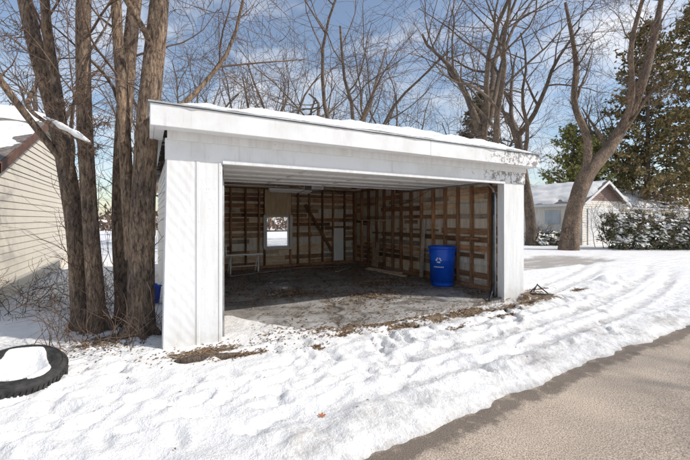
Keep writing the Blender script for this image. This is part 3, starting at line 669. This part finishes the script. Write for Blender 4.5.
# ---------------------------------------------------------------- conifers / hedge
def conifer(name,loc,H,rad,seed,mat,nb=90,bare=.12,droop=-.1,size=.22,per=26):
    rng=random.Random(seed); mb=MB()
    mb.tube([Vector((0,0,-.3)),Vector((.1,0,H*.5)),Vector((0,0,H))],[H*.014+.06,H*.009,.02],8,0,False)
    for k in range(nb):
        t=bare+(1-bare)*((k+rng.random())/nb); z=H*t; Lb=rad*(1-t)**.6*rng.uniform(.5,1.15)+.3; a=rng.uniform(0,6.28)
        d=Vector((math.cos(a),math.sin(a),droop+.25*rng.random()+.3*t)); b0=Vector((0,0,z)); e=b0+d*Lb
        mb.tube([b0,b0.lerp(e,.5)+Vector((0,0,.05)),e],[.04,.025,.01],4,0,False)
        for j in range(int(per*(.4+Lb/rad))):
            f=rng.uniform(.2,1.05); c=b0.lerp(e,f)+rv(rng)*size*1.5*rng.random()*(1.2-.3*f)
            for w_ in range(3):
                u_=rv(rng)*size*rng.uniform(.5,1); v_=rv(rng)*size*.28; mb.quad(c-u_*.3,c+v_,c+u_,c-v_,1)
    o=mb.build(name,['bark2',mat]); o.location=loc; return o
conifer('pine_tree',(25.0,30,0),17.5,5.0,1,'needles',150,.15,size=.34,per=38)
conifer('pine_tree',(30,31,0),20,5.4,2,'needles',130,.18,size=.36,per=32)
conifer('spruce_tree',(13.2,35,0),13.6,3.6,3,'dkneedles',120,.1,size=.34,per=30)
conifer('arborvitae_tree',(18.6,29.5,0),8.8,2.9,4,'yellowgreen',120,.05,.3,size=.26,per=36)
conifer('arborvitae_tree',(22,32,0),8.4,3.0,5,'yellowgreen',110,.05,.3,size=.26,per=36)
def hedge(name,x0,x1,yc,dep,H,n,seed,mat='hedge',size=.07):
    rng=random.Random(seed); mb=MB(); hh=lambda x:H*(.72+.5*nz(x*1.3,seed)+.25*nz(x*4,seed+3))
    for k in range(n):
        x=rng.uniform(x0,x1); h=hh(x); z=h*(rng.random()**.8); yy=(rng.random()-.5)*dep*(1-.35*z/h)*(1+.3*nz(x*2,z*2))
        if nz(x*2.2,z*2.2,yy*2)<-.15: continue
        c=Vector((x,yy,z)); u_=rv(rng)*size*rng.uniform(.6,1.4); v_=rv(rng)*size*.6; mb.quad(c-u_,c+v_,c+u_,c-v_,0)
    for k in range(int((x1-x0)*14)):
        x=rng.uniform(x0,x1); grow(mb,rng,Vector((x,rng.uniform(-.5,.5)*dep,0)),Vector((rng.uniform(-.6,.6),rng.uniform(-.5,.5),1)),H*rng.uniform(.6,1.3),.016,2,.0,(0,0,4,3),4,.005)
    for k in range(int((x1-x0)*900)):
        x=rng.uniform(x0,x1); h=hh(x); z=h*rng.uniform(.2,1.03); yy=rng.uniform(-.62,.1)*dep
        if nz(x*3,z*3,yy*3+9)<.04: continue
        c=Vector((x,yy,z)); nrm=(Vector((0,-.35,1))+rv(rng)*.4).normalized(); a=nrm.cross(rv(rng)).normalized()*rng.uniform(.04,.11); b_=nrm.cross(a)*rng.uniform(.5,.9); mb.quad(c-a,c+b_,c+a,c-b_,2)
    o=mb.build(name,[mat,'twig','snow']); o.location=(0,yc,0); return o
hedge('hedge',12.7,22,17.6,1.6,2.3,30000,3)
hedge('hedge',10.4,12.4,20.2,1.2,1.0,4500,4)
rng=random.Random(101); mb=MB()
for k in range(60):
    a=R(rng.uniform(-62,62)); d=rng.uniform(45,90); x=math.sin(a)*d; y=math.cos(a)*d; H=rng.uniform(8,13)
    p=Vector((x,y,0)); mb.tube([p,p+Vector((0,0,H*.35)),p+Vector((rng.uniform(-1,1),0,H*.8))],[.25,.18,.06],5,0,False)
    for j in range(7):
        z=rng.uniform(.25,.7)*H; aa=rng.uniform(0,6.28)
        grow(mb,rng,p+Vector((0,0,z)),Vector((math.cos(aa),math.sin(aa),1.2)),rng.uniform(2.5,5),.08,2,.05,(0,0,5,4),4,.02)
mb.build('distant_trees',['bark2','twig'])
mb=MB(); rng=random.Random(8)
for k in range(7000):
    a=R(rng.uniform(-62,62)); d=rng.uniform(48,70); c=Vector((math.sin(a)*d,math.cos(a)*d,abs(rng.gauss(0,1))*1.5*(1+.6*nz(a*9,1)))); u_=rv(rng)*.5; v_=rv(rng)*.2; mb.quad(c-u_,c+v_,c+u_,c-v_,0)
mb.build('distant_undergrowth',['twig'])
# ---------------------------------------------------------------- leaves
mb=MB(); rng=random.Random(55)
def leaf(s,y,z,sz,flat=.35):
    n=(Vector((0,0,1))+rv(rng)*flat).normalized(); a=n.cross(rv(rng)).normalized(); b=n.cross(a)
    c=Vector((s,y,z+sz*.25)); i=len(mb.v)
    mb.v+=[tuple(c-a*sz),tuple(c-a*sz*.2+b*sz*.55+n*sz*.2),tuple(c+a*sz),tuple(c-a*sz*.1-b*sz*.5+n*sz*.15)]
    mb.face((i,i+1,i+2,i+3),0)
for k in range(1600):
    s=rng.uniform(1.0,5.9); y=rng.gauss(-.12,.22); leaf(s,y,max(.012,gz(s,y)),rng.uniform(.01,.024))
for (a1,b1,w1,h1) in patches:
    for k in range(int(600*w1)):
        s=rng.gauss(a1,w1*.5); y=rng.gauss(b1,h1*.6); leaf(s,y,gz(s,y),rng.uniform(.008,.022))
for k in range(350):
    s=rng.gauss(.35,.32); y=rng.gauss(-.28,.12); leaf(s,y,gz(s,y),rng.uniform(.01,.022))
for k in range(300):
    s=rng.gauss(-.6,.4); y=rng.gauss(.35,.3); leaf(s,y,gz(s,y),rng.uniform(.01,.02))
cl=[(2.3,2.3,.4,.25,900),(4.6,2.4,.7,.45,1500),(3.7,1.4,.5,.25,600),(5.2,4.2,.5,.8,900),(3.5,5.2,1.2,.4,900),(1.6,3.8,.5,.7,500),(5.7,.6,.2,.4,300),(3.5,3.3,1.6,1.2,1200),(3,3,2,2,700),(2.8,.8,.9,.3,300)]
for cx,cy,sx,sy,n in cl:
    for k in range(n):
        s=rng.gauss(cx,sx); y=rng.gauss(cy,sy)
        if .2<s<5.95 and .1<y<6.2: leaf(s,y,.014+rng.random()*.02,rng.uniform(.012,.034),.5)
for k in range(60):
    s=rng.uniform(-3.5,8); y=rng.uniform(-2.2,-.4); leaf(s,y,gz(s,y),rng.uniform(.008,.018))
o=mb.build('fallen_leaves',['leaf'],None,P0,ANG)
mb=MB(); s_,y_=toL(-.169,2.66)
for k in range(5):
    a=k*1.256+.3; c=Vector((math.cos(a),math.sin(a),.25)); d=Vector((-math.sin(a),math.cos(a),0)); mb.quad((0,0,0),tuple(c*.018+d*.010),tuple(c*.034),tuple(c*.018-d*.010))
M['orange']=simple('orange_leaf',(.35,.09,.02),(.55,.17,.03),30,bs=0); mb.build('maple_leaf',['orange'],None,L(s_,y_,gz(s_,y_)+.008))
mb=MB(); a=L(.05,-.42,.03); b=L(.75,-.5,.03); mb.tube([a,a.lerp(b,.3)+Vector((0,0,.015)),a.lerp(b,.7),b],[.035,.05,.045,.02],10,0,True,.3); mb.build('rotten_log',['bark2'])
mb=MB(); c=L(6.45,-.12,0)
mb.tube([c+Vector((-.22,0,.0)),c+Vector((0,0,.22))],[.012,.012],6); mb.tube([c+Vector((.25,-.05,.0)),c+Vector((0,0,.22))],[.012,.012],6); mb.tube([c+Vector((0,.2,.0)),c+Vector((0,0,.24))],[.012,.012],6); mb.tube([c+Vector((-.2,-.1,.07)),c+Vector((.3,-.1,.05))],[.015,.015],6)
mb.build('metal_stand',['black'])
# ---------------------------------------------------------------- world, sun, camera
sunv=Vector((.93,-.18,0)).normalized(); el=R(40); sv=Vector((sunv.x*math.cos(el),sunv.y*math.cos(el),math.sin(el)))
w=bpy.data.worlds.new('World'); sc.world=w; w.use_nodes=True; n=w.node_tree; bg=n.nodes['Background']
sky=N(n,'ShaderNodeTexSky',sky_type='NISHITA'); sky.sun_disc=False; sky.sun_elevation=el; sky.sun_rotation=math.atan2(sunv.x,sunv.y); sky.air_density=1.1; sky.dust_density=.8; sky.ozone_density=1.5
mp=coords(n,(1,1,2.4),'Generated'); x=noiz(n,mp,1.9,5,.6,.5); r=ramp(n,[(.47,(.06,.06,.06)),(.70,(.92,.92,.92))]); n.links.new(x.outputs[0],r.inputs[0])
c=mix(n,r.outputs[0],sky.outputs[0],(7.0,7.0,7.1)); n.links.new(c,bg.inputs[0]); bg.inputs[1].default_value=.15
l=bpy.data.lights.new('sun','SUN'); l.energy=3.9; l.angle=R(.9); l.color=(1,.94,.86); lo=bpy.data.objects.new('sun',l); sc.collection.objects.link(lo)
lo.rotation_euler=sv.to_track_quat('Z','Y').to_euler(); lo.location=(10,-5,20)
cam=bpy.data.cameras.new('camera'); co=bpy.data.objects.new('camera',cam); sc.collection.objects.link(co); co.location=(0,0,1.5); co.rotation_euler=(R(90),0,0)
cam.sensor_width=36; cam.lens=36*362/690; cam.shift_y=-11/690; cam.clip_start=.05; cam.clip_end=2000
sc.camera=co
sc.view_settings.view_transform='Standard'; sc.view_settings.look='None'; sc.view_settings.exposure=0
